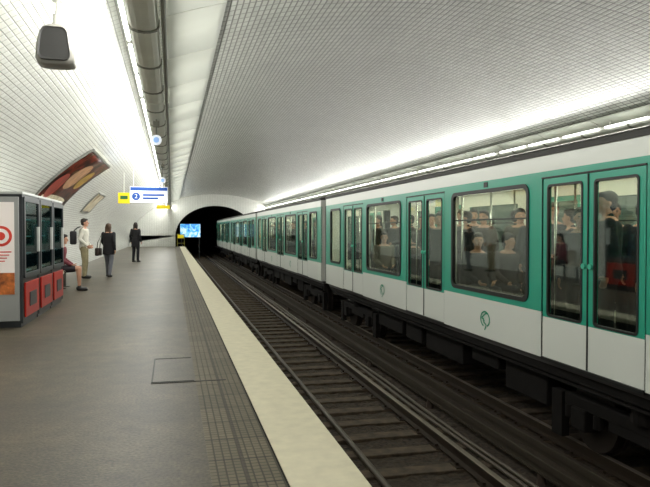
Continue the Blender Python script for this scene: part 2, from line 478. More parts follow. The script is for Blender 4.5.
def side_cells():
    ys = sorted({-HL, HL} | {v for d in DOORS for v in (d-DW, d+DW)} | {v for w in WINS+ENDW for v in w})
    zs = [ZB, ZT1, WZ0, WZ1, 2.03, ZT2, ZTOP]
    for a, b in zip(ys, ys[1:]):
        ym = (a+b)/2
        for c, d in zip(zs, zs[1:]):
            zm = (c+d)/2
            if any(abs(ym-q) < DW for q in DOORS) and zm < 2.03: continue
            if any(w[0] < ym < w[1] for w in WINS+ENDW) and WZ0 < zm < WZ1: continue
            yield a, b, c, d, zm
def cr(pts, n=6):
    out = []
    P = [pts[0]]+list(pts)+[pts[-1]]
    for i in range(1, len(P)-2):
        for k in range(n):
            t = k/n
            out.append(tuple(.5*((2*P[i][c])+(-P[i-1][c]+P[i+1][c])*t+(2*P[i-1][c]-5*P[i][c]+4*P[i+1][c]-P[i+2][c])*t*t+(-P[i-1][c]+3*P[i][c]-3*P[i+1][c]+P[i+2][c])*t**3) for c in (0, 1)))
    out.append(P[-1]); return out
def logo(bm, y, z, r):
    def strip(pts, w, x):
        prev = None
        for i, (a, b) in enumerate(pts):
            p = pts[max(i-1, 0)]; q = pts[min(i+1, len(pts)-1)]
            t = Vector((q[0]-p[0], q[1]-p[1])).normalized(); nn = Vector((-t.y, t.x))*w/2
            cur = [bm.verts.new((x, y+(a+nn.x)*1.25, z+b+nn.y)), bm.verts.new((x, y+(a-nn.x)*1.25, z+b-nn.y))]
            if prev: bm.faces.new((prev[0], prev[1], cur[1], cur[0]))
            prev = cur
    strip([(r*math.cos(math.radians(-70+310*i/40)), r*math.sin(math.radians(-70+310*i/40))) for i in range(41)], r*.22, -.005)
    prof = [(.6, .85), (.1, .75), (-.3, .45), (-.72, .1), (-.3, .0), (-.42, -.14), (-.15, -.24), (-.3, -.4), (-.05, -.55), (.25, -.75), (.15, -1.1), (-.1, -1.45)]
    strip(cr([(-a*r, b*r) for a, b in prof]), r*.2, -.006)
def build_car():
    car = empty('metro_car')
    def side(par):
        bm = bmesh.new()
        for a, b, c, d, zm in side_cells():
            box(bm, 0, .035, a, b, c, d, 1 if (zm < ZT1 or zm > ZT2) else 0)
        bmesh.ops.remove_doubles(bm, verts=bm.verts[:], dist=1e-5)
        add_obj('side_panel', bm, [TEAL, WHITE], par)
        bm = bmesh.new()
        for a, b, c, d, zm in side_cells(): box(bm, .05, .065, a, b, max(c, .05), min(d, 2.2))
        add_obj('interior_lining', bm, LINING, par)
        for w in WINS+ENDW:
            bm = bmesh.new()
            rframe(bm, -.014, .03, (w[0]-.04, w[1]+.04, WZ0-.04, WZ1+.04), (w[0]+.012, w[1]-.012, WZ0+.012, WZ1-.012), .12, .09)
            fr = add_obj('window_frame', bm, BLACK, par)
            bm = bmesh.new(); rpanel(bm, .01, .016, (w[0]+.0, w[1]-.0, WZ0, WZ1), .05)
            add_obj('window_glass', bm, GLASS, fr)
            if w in WINS:
                bm = bmesh.new(); box(bm, .012, .03, w[0], w[1], 1.58, 1.6); add_obj('window_bar', bm, BLACK, fr)
        for dc in DOORS:
            bm = bmesh.new()
            box(bm, .0, .05, dc-DW-.012, dc-DW, .0, 2.03); box(bm, .0, .05, dc+DW, dc+DW+.012, .0, 2.03)
            box(bm, -.01, .06, dc-DW-.01, dc+DW+.01, 2.03, 2.045); box(bm, -.01, .06, dc-DW, dc+DW, -.02, .012)
            add_obj('door_frame', bm, BLACK, par)
            for s in (-1, 1):
                a, b = (dc-DW+.008, dc-.008) if s < 0 else (dc+.008, dc+DW-.008)
                bm = bmesh.new()
                g = (a+.1, b-.1, .5, 1.94)
                box(bm, .006, .045, a, b, .014, g[2]-.03, 1)
                box(bm, .006, .045, a, b, g[2]-.03, g[2], 0)
                box(bm, .006, .045, a, b, g[3], 2.025, 0)
                box(bm, .006, .045, a, g[0], g[2], g[3], 0); box(bm, .006, .045, g[1], b, g[2], g[3], 0)
                dr = add_obj('door', bm, [TEAL, WHITE], par)
                bm = bmesh.new(); rframe(bm, -.002, .03, (g[0]-.018, g[1]+.018, g[2]-.018, g[3]+.018), (g[0]+.006, g[1]-.006, g[2]+.006, g[3]-.006), .05, .035)
                add_obj('door_window_frame', bm, BLACK, dr)
                bm = bmesh.new(); rpanel(bm, .018, .024, g, .03); add_obj('door_glass', bm, GLASS, dr)
                bm = bmesh.new(); cyl(bm, (-.022, dc+s*.055, 1.08), (.008, dc+s*.055, 1.08), .028, 14); add_obj('door_button', bm, mat('door_button', '#49b89b', .3), dr)
            bm = bmesh.new(); box(bm, -.0045, .014, dc-.008, dc+.008, .02, 2.02); add_obj('door_seal', bm, BLACK, par)
        for w in WINS:
            yc = (w[0]+w[1])/2
            bm = bmesh.new(); logo(bm, yc, .25, .1); add_obj('round_emblem', bm, mat('emblem_green', '#078a66', .4), par)
            bm = bmesh.new(); box(bm, -.01, 0, yc-.05, yc+.05, 2.02, 2.09); add_obj('number_plate', bm, BLACK, par)
    near = empty('body_side'); near.parent = car; near.location = (-1.225, 0, 0)
    side(near)
    far = empty('body_side'); far.parent = car; far.location = (1.225, 0, 0); far.rotation_euler = (0, 0, math.pi)
    for ch in list(near.children):
        def rec(o, par):
            nn = o.copy(); COL.objects.link(nn); nn.parent = par
            for c2 in list(o.children): rec(c2, nn)
        rec(ch, far)
    bm = bmesh.new()
    pr = [(-1.245, ZTOP), (-1.245, ZTOP+.055)]+[(1.2*math.cos(math.radians(180-180*i/16)), ZTOP+.055+.13*math.sin(math.radians(180-180*i/16))) for i in range(17)]+[(1.245, ZTOP+.055), (1.245, ZTOP)]
    loft(bm, [[Vector((x, y, z)) for x, z in pr] for y in (-HL, HL)])
    for yy in (-4.2, 0, 4.2): box(bm, -.45, .45, yy-.8, yy+.8, ZTOP+.1, ZTOP+.22, bev=.03)
    add_obj('roof', bm, ROOF, car)
    bm = bmesh.new(); box(bm, -1.15, 1.15, -HL+.04, HL-.04, -.08, .05); add_obj('car_floor', bm, INFL, car)
    bm = bmesh.new(); box(bm, -1.15, 1.15, -HL+.04, HL-.04, 2.2, 2.25); add_obj('car_ceiling', bm, LINING, car)
    for s in (-.55, .55):
        bm = bmesh.new(); box(bm, s-.07, s+.07, -HL+.4, HL-.4, 2.165, 2.2, bev=.01); add_obj('interior_lamp', bm, CEILG, car)
    for s in (-1, 1):
        bm = bmesh.new()
        y0, y1 = sorted((s*(HL-.04), s*HL))
        box(bm, -1.225, -.62, y0, y1, 0, 2.3); box(bm, .62, 1.225, y0, y1, 0, 2.3); box(bm, -.62, .62, y0, y1, 2.0, 2.3)
        add_obj('end_wall', bm, WHITE, car)
        bm = bmesh.new()
        for k in range(5):
            yy = s*(HL+.01+k*.055); y0, y1 = sorted((yy, yy+s*.035))
            for q in ((-1.1, -.66), (.66, 1.1)): box(bm, q[0], q[1], y0, y1, .02, 2.12)
            box(bm, -1.1, 1.1, y0, y1, 2.06, 2.12); box(bm, -.72, .72, y0, y1, .02, .06)
        add_obj('gangway_bellows', bm, BLACK, car)
    bm = bmesh.new(); box(bm, -1.12, 1.12, -HL+.05, HL-.05, -.16, -.08)
    random.seed(2)
    for y0, y1 in ((-3.3, -2.3), (-2.1, -1.3), (-1.0, .5), (.7, 1.5), (1.7, 3.2)):
        box(bm, -.98, -.25, y0, y1, -.16-random.uniform(.3, .5), -.16, bev=.02)
        box(bm, .25, .98, y0, y1, -.16-random.uniform(.3, .5), -.16, bev=.02)
    for k in range(3): tube(bm, [(-1.1, -6.8, -.13-k*.05), (-1.1, 6.8, -.13-k*.05)], .018, 6)
    add_obj('underframe', bm, UNDER, car)
    for s in (-4.9, 4.9):
        bg = empty('bogie'); bg.parent = car; bg.location = (0, s, 0)
        bm = bmesh.new()
        for q in (-1, 1):
            x0, x1 = sorted((q*.86, q*.98))
            box(bm, x0, x1, -1.25, 1.25, -.52, -.38, bev=.02)
            for w in (-.95, .95):
                box(bm, q*.93-.09, q*.93+.09, w-.13, w+.13, -.74, -.5, bev=.02)
                for t in (-.25, .25): cyl(bm, (q*.93, w+t, -.52), (q*.93, w+t, -.66), .06, 12)
            cyl(bm, (q*.85, 0, -.4), (q*.85, 0, -.15), .2, 18)
            box(bm, q*.93-.04, q*.93+.04, -.5, .5, -.62, -.5, bev=.01)
            box(bm, q*.93-.05, q*.93+.05, -1.5, -1.3, -.92, -.4); box(bm, q*.93-.05, q*.93+.05, 1.3, 1.5, -.92, -.4)
        box(bm, -.86, .86, -.2, .2, -.55, -.35, bev=.03)
        add_obj('bogie_frame', bm, UNDER, bg)
        for w in (-.95, .95):
            bm = bmesh.new(); cyl(bm, (-.72, w, -.6), (.72, w, -.6), .07, 14)
            for q in (-1, 1):
                x0, x1 = q*.68, q*.80
                cyl(bm, (x0, w, -.6), (x1, w, -.6), .395, 32); cyl(bm, (q*.66, w, -.6), (q*.69, w, -.6), .425, 32)
                cyl(bm, (q*.80, w, -.6), (q*.84, w, -.6), .14, 18)
            add_obj('wheelset', bm, mat('wheel_steel', '#2e2721', .6, .4), bg)
    bm = bmesh.new()
    box(bm, -.46, .46, -.05, .4, .42, .5, bev=.03); box(bm, -.46, .46, -.12, -.04, .45, 1.0, bev=.03); box(bm, -.4, .4, .0, .3, .05, .42, 1)
    seat = add_obj('double_seat', bm, [SEATM, POLE], car)
    k = 0
    for w in WINS:
        for sx in (-.66, .66):
            for yy, rz in ((w[0]+.02, 0), (w[1]-.02, math.pi)):
                o = seat if k == 0 else seat.copy()
                if k: COL.objects.link(o)
                o.parent = car; o.location = (sx, yy, 0); o.rotation_euler = (0, 0, rz); k += 1
    k = 0
    bm = bmesh.new(); tube(bm, [(0, 0, .05), (0, 0, 2.2)], .017, 10); po = add_obj('grab_pole', bm, POLE, car, smooth=True)
    for dc in DOORS:
        for x, dy in ((0, 0), (-.98, -.95), (-.98, .95), (.98, -.95), (.98, .95)):
            o = po if k == 0 else po.copy()
            if k: COL.objects.link(o)
            o.parent = car; o.location = (x, dc+dy, 0); k += 1
    return car
car = build_car()
CARC = 10.2
car.location = (FAR, CARC, 0)
labs = ['white and jade-green metro car with crowded lit interior', 'white and jade-green metro car coupled in the train']
top(car, labs[0], 'train car', 'coupled metro cars')
for k in range(1, 4):
    c = copy_tree(car, (FAR, CARC+14.8*k, 0)); top(c, labs[1], 'train car', 'coupled metro cars')

# ------------------------------------------------------------------ people
def bake(name, bm, voxel, m, it=3):
    me = bpy.data.meshes.new(name); bm.to_mesh(me); bm.free()
    t = bpy.data.objects.new('tmp', me); COL.objects.link(t)
    r = t.modifiers.new('r', 'REMESH'); r.mode = 'VOXEL'; r.voxel_size = voxel
    s = t.modifiers.new('s', 'SMOOTH'); s.factor = .5; s.iterations = it
    bpy.context.view_layer.update()
    out = bpy.data.meshes.new_from_object(t.evaluated_get(bpy.context.evaluated_depsgraph_get()))
    bpy.data.objects.remove(t); bpy.data.meshes.remove(me)
    out.name = name
    for p in out.polygons: p.use_smooth = True
    out.materials.clear(); out.materials.append(m)
    o = bpy.data.objects.new(name, out); COL.objects.link(o)
    return o
SK = mat('skin', '#b98a70', .55)
def person(pose, topc, legc, hairc, voxel=.011, long_hair=False, coat=0, shoec='#1b1a1a', barelegs=False, headyaw=0, lean=0):
    hz = pose['hip']; dz = hz-.95
    Rl = Matrix.Rotation(-lean, 3, 'X'); piv = Vector((0, 0, hz))
    def U(p):
        return piv+Rl @ (Vector(p)+Vector((0, 0, dz))-piv)
    def torso(bm, g=0, z0=.84, z1=1.5):
        secs = [(.84, .135, .10), (.9, .165, .118), (.97, .168, .118), (1.07, .14, .102), (1.2, .148, .108), (1.33, .18, .118), (1.41, .185, .11), (1.46, .14, .09), (1.5, .07, .065)]
        rings = []
        for z, w, d in secs:
            if z < z0-.001 or z > z1+.001: continue
            rings.append([U(((w+g)*math.cos(a), (d+g)*math.sin(a)-.005, z)) for a in [2*math.pi*k/20 for k in range(20)]])
        loft(bm, rings)
    sh = [Vector((-.175, 0, 1.425)), Vector((.175, 0, 1.425))]
    arms = []
    for s, (el, wr) in zip(sh, pose['arms']):
        arms.append((U(s), U(el), U(wr)))
    def hand(bm, el, wr):
        d, u, v = frame_axes(wr-el)
        side = -1 if wr.x < 0 else 1
        fwd = Vector((0, 1, 0)); fwd = (fwd-d*fwd.dot(d)).normalized() if abs(fwd.dot(d)) < .95 else Vector((0, 0, 1))
        nrm = d.cross(fwd).normalized()
        if nrm.x*side > 0: nrm = -nrm
        pc = wr+d*.05
        M = Matrix((fwd, nrm, d)).transposed()
        ellipsoid(bm, pc, (.042, .018, .052), M, 12)
        for k, L in enumerate((.062, .07, .066, .052)):
            b0 = wr+d*.085+fwd*(.03-.02*k); r = .0095
            m1 = b0+(d*.9+nrm*.35).normalized()*L*.55; e1 = m1+(d*.55+nrm*.8).normalized()*L*.5
            capsule(bm, b0, m1, r, r*.95, 8); capsule(bm, m1, e1, r*.95, r*.85, 8)
        t0 = wr+d*.03+fwd*.035; t1 = t0+(d*.5+fwd*.8+nrm*.2).normalized()*.035; t2 = t1+(d*.9+fwd*.2+nrm*.3).normalized()*.03
        capsule(bm, t0, t1, .012, .011, 8); capsule(bm, t1, t2, .011, .009, 8)
    HC = Vector((0, .025, 1.64)); Ry = Matrix.Rotation(headyaw, 3, 'Z')
    def Hd(p): return U(HC+Ry @ Vector(p))
    RH = Rl @ Ry
    bm = bmesh.new()
    torso(bm)
    for a, e, w in arms:
        capsule(bm, a, e, .05, .04); capsule(bm, e, w, .04, .027); hand(bm, e, w)
    legs = [(Vector((-.095, 0, hz-.03)), *map(Vector, pose['legs'][0])), (Vector((.095, 0, hz-.03)), *map(Vector, pose['legs'][1]))]
    for h0, kn, an in legs:
        capsule(bm, h0, kn, .082, .055); calf = kn+(an-kn)*.3; capsule(bm, kn, calf, .055, .052); capsule(bm, calf, an, .052, .036)
        capsule(bm, an+Vector((0, -.02, -.04)), an+Vector((0, .14, -.055)), .035, .028)
    capsule(bm, U((0, 0, 1.46)), U((0, .015, 1.56)), .056, .05)
    ellipsoid(bm, Hd((0, -.012, .025)), (.075, .093, .088), RH); ellipsoid(bm, Hd((0, .018, -.045)), (.057, .068, .07), RH)
    capsule(bm, Hd((0, .085, .012)), Hd((0, .103, -.022)), .010, .014, 8)
    ellipsoid(bm, Hd((0, .078, -.056)), (.024, .014, .011), RH, 10); ellipsoid(bm, Hd((0, .07, -.095)), (.024, .018, .016), RH, 10)
    for s in (-1, 1): ellipsoid(bm, Hd((s*.074, -.01, -.008)), (.012, .02, .032), RH, 10)
    body = bake('person', bm, voxel, SK, 2)
    def child(name, bm, m, vox=voxel, it=3):
        o = bake(name, bm, vox, m, it); o.parent = body; return o
    bm = bmesh.new()
    for s in (-1, 1): ellipsoid(bm, Hd((s*.031, .0765, .01)), (.013, .008, .007), RH, 10)
    o = add_obj('eyes', bm, mat('eye', '#1d1613', .3), body, smooth=True)
    bm = bmesh.new(); ellipsoid(bm, Hd((0, .088, -.056)), (.022, .006, .006), RH, 10); add_obj('lips', bm, mat('lips', '#8a4a42', .5), body, smooth=True)
    bm = bmesh.new()
    ellipsoid(bm, Hd((0, -.03, .042)), (.087, .096, .09), RH)
    ellipsoid(bm, Hd((0, -.055, -.01)), (.078, .06, .075), RH)
    ellipsoid(bm, Hd((0, .03, .085)), (.066, .055, .034), RH)
    if long_hair:
        for s in (-1, 0, 1):
            capsule(bm, Hd((s*.06, -.045, 0)), Hd((s*.062, -.075, -.19)), .045, .035)
    child('hair', bm, mat('hair_'+hairc, hairc, .6, noise=.3, nscale=60))
    bm = bmesh.new(); torso(bm, .018, .84 if coat else .9, 1.46)
    if coat:
        rings = []
        for z, w, d in ((.84-coat, .20, .15), (.84-coat/2, .195, .145), (.92, .19, .14), (1.1, .17, .13)):
            if hz < .8 and z < .84: continue
            rings.append([U(((w)*math.cos(a), (d)*math.sin(a)-.005, z)) for a in [2*math.pi*k/20 for k in range(20)]])
        loft(bm, rings)
    for a, e, w in arms:
        w2 = e+(w-e)*.96
        capsule(bm, a, e, .066, .055); capsule(bm, e, w2, .055, .04)
    capsule(bm, U((0, -.005, 1.47)), U((0, 0, 1.5)), .068, .06)
    child('jacket' if coat else 'shirt', bm, mat('cloth_'+topc, topc, .85, noise=.12, nscale=12))
    bm = bmesh.new()
    rings = []
    for z, w, d in ((.84, .15, .115), (.9, .178, .13), (.98, .178, .128), (1.03, .16, .118)):
        rings.append([U((w*math.cos(a), d*math.sin(a)-.005, z)) for a in [2*math.pi*k/20 for k in range(20)]])
    loft(bm, rings)
    for h0, kn, an in legs:
        end = an+(kn-an)*.02
        if barelegs:
            capsule(bm, h0, h0+(kn-h0)*.75, .098, .08)
        else:
            capsule(bm, h0, kn, .098, .07); capsule(bm, kn, end, .07, .056)
    child('shorts' if barelegs else 'trousers', bm, mat('cloth_'+legc, legc, .85, noise=.12, nscale=12))
    for h0, kn, an in legs:
        bm = bmesh.new(); capsule(bm, an+Vector((0, -.03, -.038)), an+Vector((0, .15, -.052)), .046, .038)
        capsule(bm, an+Vector((0, 0, -.02)), an+Vector((0, 0, .02)), .044, .042)
        for v in bm.verts:
            if v.co.z < an.z-.088: v.co.z = an.z-.088
        child('shoe', bm, mat('shoe_'+shoec, shoec, .5), .009, 2)
    return body
STAND = dict(hip=.93, arms=[((-.23, -.04, 1.16), (-.24, .03, .92)), ((.23, -.04, 1.16), (.24, .04, .92))], legs=[((-.1, .02, .5), (-.11, -.02, .088)), ((.1, .02, .5), (.12, -.02, .088))])
STRIDE = dict(hip=.92, arms=[((-.23, .06, 1.16), (-.2, .22, .98)), ((.23, -.1, 1.17), (.24, -.06, .92))], legs=[((-.1, .12, .5), (-.1, .14, .088)), ((.1, -.04, .5), (.11, -.2, .1))])
POCKET = dict(hip=.93, arms=[((-.26, -.06, 1.17), (-.17, .12, .98)), ((.26, -.06, 1.17), (.17, .12, .98))], legs=[((-.1, .02, .5), (-.12, -.02, .088)), ((.1, .03, .5), (.12, .02, .088))])
HOLD = dict(hip=.93, arms=[((-.23, -.02, 1.17), (-.12, .2, 1.1)), ((.24, .18, 1.38), (.14, .33, 1.58))], legs=[((-.1, .02, .5), (-.12, -.02, .088)), ((.1, .03, .5), (.12, .02, .088))])
SIT = dict(hip=.55, arms=[((-.22, .03, 1.17), (-.12, .27, 1.05)), ((.22, .03, 1.17), (.12, .27, 1.05))], legs=[((-.09, .44, .53), (-.09, .44, .088)), ((.09, .44, .53), (.10, .47, .088))])

p = person(POCKET, '#cfccc0', '#8f8566', '#2a211b', .0085, headyaw=.1)
p.location = (-2.56, 20.6, 0); p.rotation_euler = (0, 0, -1.7); p.scale = (1.03,)*3
top(p, 'standing man in pale shirt and khaki trousers with shoulder bag', 'person')
bm = bmesh.new(); box(bm, -.09, .09, -.17, .17, .0, .4, bev=.04)
bag = empty('shoulder_bag', (-2.86, 20.55, 1.02), .1)
add_obj('bag_body', bm, mat('bag_black', '#17171a', .7), bag, smooth=True)
bm = bmesh.new(); tube(bm, [(0, -.14, .34), (.03, -.16, .42), (.12, -.1, .5), (.2, 0, .52), (.12, .1, .5), (.03, .16, .42), (0, .14, .34)], .016, 8)
add_obj('strap', bm, mat('bag_black', '#17171a', .7), bag, smooth=True)
top(bag, 'black shoulder bag carried by the man in a pale shirt', 'bag')

p = person(STRIDE, '#17161a', '#64666e', '#4a3524', .0085, long_hair=True, coat=.08)
p.location = (-1.9, 21.0, 0); p.rotation_euler = (0, 0, -.35); p.scale = (.955,)*3
top(p, 'woman with brown hair in black jacket and grey jeans, back turned', 'person')
bm = bmesh.new(); box(bm, -.06, .06, -.15, .15, 0, .24, bev=.03)
bag = empty('handbag', (-2.2, 21.0, .66), -.3)
add_obj('bag_body', bm, mat('bag_brown', '#2c211c', .6), bag, smooth=True)
bm = bmesh.new(); tube(bm, [(0, -.1, .23), (.02, -.1, .4), (.1, -.03, .62), (.1, .03, .62), (.02, .1, .4), (0, .1, .23)], .012, 8)
add_obj('handle', bm, mat('bag_brown', '#2c211c', .6), bag, smooth=True)
top(bag, 'dark leather handbag hanging from the woman in black', 'bag')

p = person(STAND, '#141317', '#1a1a20', '#241a16', .0085, long_hair=True, coat=.15, headyaw=.3)
p.location = (-1.6, 30.5, 0); p.rotation_euler = (0, 0, -.5); p.scale = (1.03,)*3
top(p, 'person in long black coat and dark trousers standing', 'person')

p = person(SIT, '#6d3038', '#2a2228', '#1d1614', .0085, long_hair=True, barelegs=True, shoec='#22201f', lean=.12)
p.location = (-2.62, 16.5, 0); p.rotation_euler = (0, 0, -math.pi/2)
top(p, 'seated person in dark red top and black shorts with bare legs', 'person')

# platform chairs
m_seat = mat('seat_shell', '#d8d4c4', .35)
bm = bmesh.new()
rings = []
for y, z, w in ((.22, .43, .2), (.2, .46, .21), (0, .44, .22), (-.18, .45, .22), (-.24, .55, .22), (-.28, .75, .21), (-.30, .86, .17)):
    rings.append([Vector((x*w, y+abs(x)**3*.03*(1 if z > .5 else 0), z+(abs(x)**3)*.04)) for x in (-1, -.8, -.4, 0, .4, .8, 1)])
loft(bm, rings, closed=False, cap=False)
r = bmesh.ops.solidify(bm, geom=bm.faces[:], thickness=.02)
e0 = empty('platform_chair'); add_obj('shell', bm, m_seat, e0, smooth=True)
bm = bmesh.new(); cyl(bm, (0, -.02, 0), (0, -.02, .43), .035); cyl(bm, (0, -.02, 0), (0, -.02, .02), .12)
add_obj('pedestal', bm, mat('pedestal', '#555550', .4, .6), e0)
for k, y in enumerate((15.9, 16.5, 17.1, 17.7)):
    e = e0 if k == 0 else copy_tree(e0)
    e.location = (-2.66, y, 0); e.rotation_euler = (0, 0, -math.pi/2); top(e, 'cream moulded shell chair on a steel pedestal by the wall', 'chair', 'row of platform chairs')

def passenger_set():
    a = person(STAND, '#222228', '#1b1b20', '#171210', .013, headyaw=.35)
    b = person(HOLD, '#3b3030', '#191a1f', '#1f1713', .013, coat=.1, headyaw=-.3)
    c = person(SIT, '#2b3340', '#1c1c22', '#1d1511', .013, headyaw=.5, lean=.1)
    d = person(SIT, '#6a3b34', '#1a191e', '#2b1c14', .013, long_hair=True, coat=.05, headyaw=-.3)
    return a, b, c, d
tmpl = passenger_set(); used = set()
tops = ['#111216', '#2a1e19', '#37311f', '#18202c', '#381918', '#4a4438', '#0f0f11', '#1d2621', '#655e50']
tname = ['black', 'brown', 'khaki', 'navy', 'dark red', 'taupe', 'charcoal', 'dark green', 'beige']
def put(kind, x, y, rz, ci, z=.05, s=1.0):
    t = tmpl[kind]
    if kind in used: o = copy_tree(t)
    else: o = t; used.add(kind)
    o.location = (x, y, z); o.rotation_euler = (0, 0, rz); o.scale = (s,)*3
    for ch in o.children:
        if ch.name.startswith(('shirt', 'jacket')):
            ch.material_slots[0].link = 'OBJECT'
            ch.material_slots[0].material = mat('cloth_'+tops[ci], tops[ci], .85, noise=.12, nscale=12)
    what = {0: 'standing passenger in %s top inside the train', 1: 'standing passenger in %s jacket holding on inside the train', 2: 'seated passenger in %s top inside the train', 3: 'seated long-haired passenger in %s jacket inside the train'}[kind]
    top(o, what % tname[ci], 'person')
C = CARC
for kind, x, dy, rz, ci, s in [
    (0, 4.52, -5.0, 2.2, 0, 1.0), (0, 4.5, -4.18, 1.0, 6, 1.04), (1, 4.98, -4.6, -.8, 1, 1.02), (0, 4.5, -3.72, 2.3, 3, .95), (1, 5.75, -4.95, 2.4, 6, 1.0), (0, 5.9, -4.1, 2.8, 6, 1.03), (0, 5.3, -3.75, 2.6, 0, 1.0), (0, 5.45, -5.3, 2.6, 4, 1.0), (0, 5.55, -4.45, 2.6, 0, 1.02),
    (1, 4.65, -.45, 1.6, 0, .98), (0, 5.25, .5, 2.4, 0, 1.02), (0, 4.5, .25, 2.3, 7, .98), (1, 5.8, .0, -1.2, 5, 1), (0, 5.15, -.1, 1.9, 1, 1.0), (0, 4.75, .72, 2.2, 6, .97),
    (0, 5.32, -3.2, 2.2, 6, 1.0), (0, 5.33, -2.75, 2.4, 5, .97), (1, 5.33, -2.3, 1, 0, .97), (0, 5.34, -1.85, 2.5, 3, 1.03), (0, 5.32, -1.4, 2.9, 0, 1.0), (0, 5.34, -.95, 2.4, 2, 1.0),
    (0, 5.3, 1.1, 2.2, 2, 1.02), (0, 5.3, 1.6, 2.6, 3, 1.0), (1, 5.3, 2.1, 1.2, 6, 1.0), (0, 5.32, 2.6, 2.7, 0, 1.0), (0, 5.32, 3.1, 2.1, 1, .98),
    (0, 4.6, 4.0, 1.6, 2, 1.0), (1, 5.2, 4.6, 2, 0, 1.0), (0, 4.55, 4.8, 1.4, 8, .97), (0, 5.3, 3.8, 1.4, 1, 1.0)]:
    put(kind, x, C+dy, rz, ci, s=s)
for w in WINS:
    for x, e, kind, ci in ((4.43, 0, 2, 0), (4.9, 0, 3, 4), (4.43, 1, 3, 6), (4.9, 1, 2, 1), (5.75, 0, 2, 1), (6.2, 1, 3, 2)):
        y = C+(w[0]+.14 if e == 0 else w[1]-.14)
        put(kind, x, y, 0 if e == 0 else math.pi, (ci+(2 if w[0] > 0 else 0)) % 9)
for dy, kind, x, ci in ((10.2, 0, 4.6, 0), (10.8, 1, 5.1, 3), (12.2, 0, 5.0, 1), (12.9, 0, 4.7, 0), (14.5, 0, 4.6, 6), (15.1, 0, 4.7, 2), (16.6, 0, 4.6, 1), (17.2, 0, 5.0, 6), (19.0, 1, 4.8, 1), (19.5, 0, 4.6, 0)):
    put(kind, x, C+dy, 1.5, ci)

# ------------------------------------------------------------------ vending machines
m_vd = mat('machine_dark', '#34373a', .4, .3); m_red = mat('machine_red', '#a81e10', .4); m_top = mat('machine_grey', '#a8aaa6', .4)
vg = glass_mat('machine_glass', '#9fc0c0', .12)
def machine():
    e = empty('vending_machine')
    bm = bmesh.new()
    box(bm, -.8, -.76, .01, 1.19, .06, 1.96); box(bm, -.8, 0, .01, .05, .06, 1.96); box(bm, -.8, 0, 1.15, 1.19, .06, 1.96)
    box(bm, -.8, 0, .01, 1.19, 1.9, 1.98); box(bm, -.8, -.01, .05, 1.15, .06, .72); box(bm, -.78, -.03, .03, 1.17, 0, .06)
    add_obj('cabinet', bm, [m_vd], e)
    bm = bmesh.new(); box(bm, -.82, .01, 0, 1.2, 1.98, 2.02, bev=.008); add_obj('lid', bm, m_top, e)
    bm = bmesh.new(); box(bm, 0, .025, .1, 1.1, .14, .66, bev=.008); add_obj('lower_panel', bm, m_red, e)
    bm = bmesh.new(); box(bm, .026, .035, .35, .85, .28, .5, bev=.003); add_obj('delivery_flap', bm, m_vd, e)
    bm = bmesh.new(); rframe(bm, .03, 0, (.03, 1.17, .73, 1.95), (.1, 1.1, .8, 1.88), .05, .03); add_obj('door_frame', bm, m_vd, e)
    bm = bmesh.new(); rpanel(bm, .004, .01, (.09, 1.11, .79, 1.89), .02); add_obj('door_glass', bm, vg, e)
    bm = bmesh.new(); box(bm, .012, .04, 1.0, 1.12, 1.1, 1.5); add_obj('coin_panel', bm, m_top, e)
    bm = bmesh.new(); box(bm, -.7, -.68, .06, 1.14, .75, 1.9); 
    for k in range(4): box(bm, -.68, -.1, .06, 1.14, .8+k*.27, .815+k*.27)
    add_obj('shelves', bm, mat('machine_inner', '#6fa3a8', .4, emit=.35, ecol='#7fc0c8'), e)
    bm = bmesh.new(); random.seed(7)
    for k in range(4):
        for j in range(9):
            y = .14+j*.11; r = .032
            cyl(bm, (-.2, y, .815+k*.27), (-.2, y, .815+k*.27+random.choice((.12, .16, .19))), r, 10, random.randint(0, 3))
    o = add_obj('drinks', bm, [m_red, mat('pk_blue', '#2a5fa0', .4), mat('pk_yellow', '#d8b43a', .4), mat('pk_green', '#3d8a4a', .4)], e); o['kind'] = 'stuff'
    return e
v0 = machine()
for k in range(3):
    v = v0 if k == 0 else copy_tree(v0)
    v.location = (-2.16, 10.4+k*1.21, 0)
    top(v, 'dark vending machine with glass front and red lower panel', 'vending machine', 'vending machines along the wall')
ad = empty('advert_panel', (-2.57, 10.385, 0))
bm = bmesh.new(); box(bm, -.37, .37, -.02, .02, .1, 1.94, bev=.008); add_obj('panel_board', bm, mat('ad_frame', '#8f908e', .4), ad)
bm = bmesh.new(); box(bm, -.31, .31, -.024, -.02, .5, 1.86); add_obj('poster_sheet', bm, mat('ad_sheet', '#f0e6e2', .4), ad)
adr = mat('ad_red', '#cf3b2c', .4)
bm = bmesh.new(); cyl(bm, (.13, -.03, 1.36), (.13, -.024, 1.36), .15, 40); add_obj('red_ring', bm, adr, ad)
bm = bmesh.new(); cyl(bm, (.13, -.034, 1.36), (.13, -.03, 1.36), .11, 32); add_obj('white_ring', bm, mat('ad_sheet', '#f0e6e2', .4), ad)
bm = bmesh.new(); cyl(bm, (.13, -.038, 1.36), (.13, -.034, 1.36), .06, 32); add_obj('red_centre', bm, adr, ad)
for k in range(4):
    bm = bmesh.new(); box(bm, .0, .27-.03*k, -.028, -.024, 1.12-k*.045, 1.135-k*.045); add_obj('red_stripe', bm, adr, ad)
bm = bmesh.new(); box(bm, -.31, .31, -.028, -.024, .5, .82)
add_obj('food_picture', bm, mat('ad_food', '#b0602a', .5, noise=.7, nscale=11), ad)
top(ad, 'white and red advertising panel on the flank of a vending machine', 'advertisement')

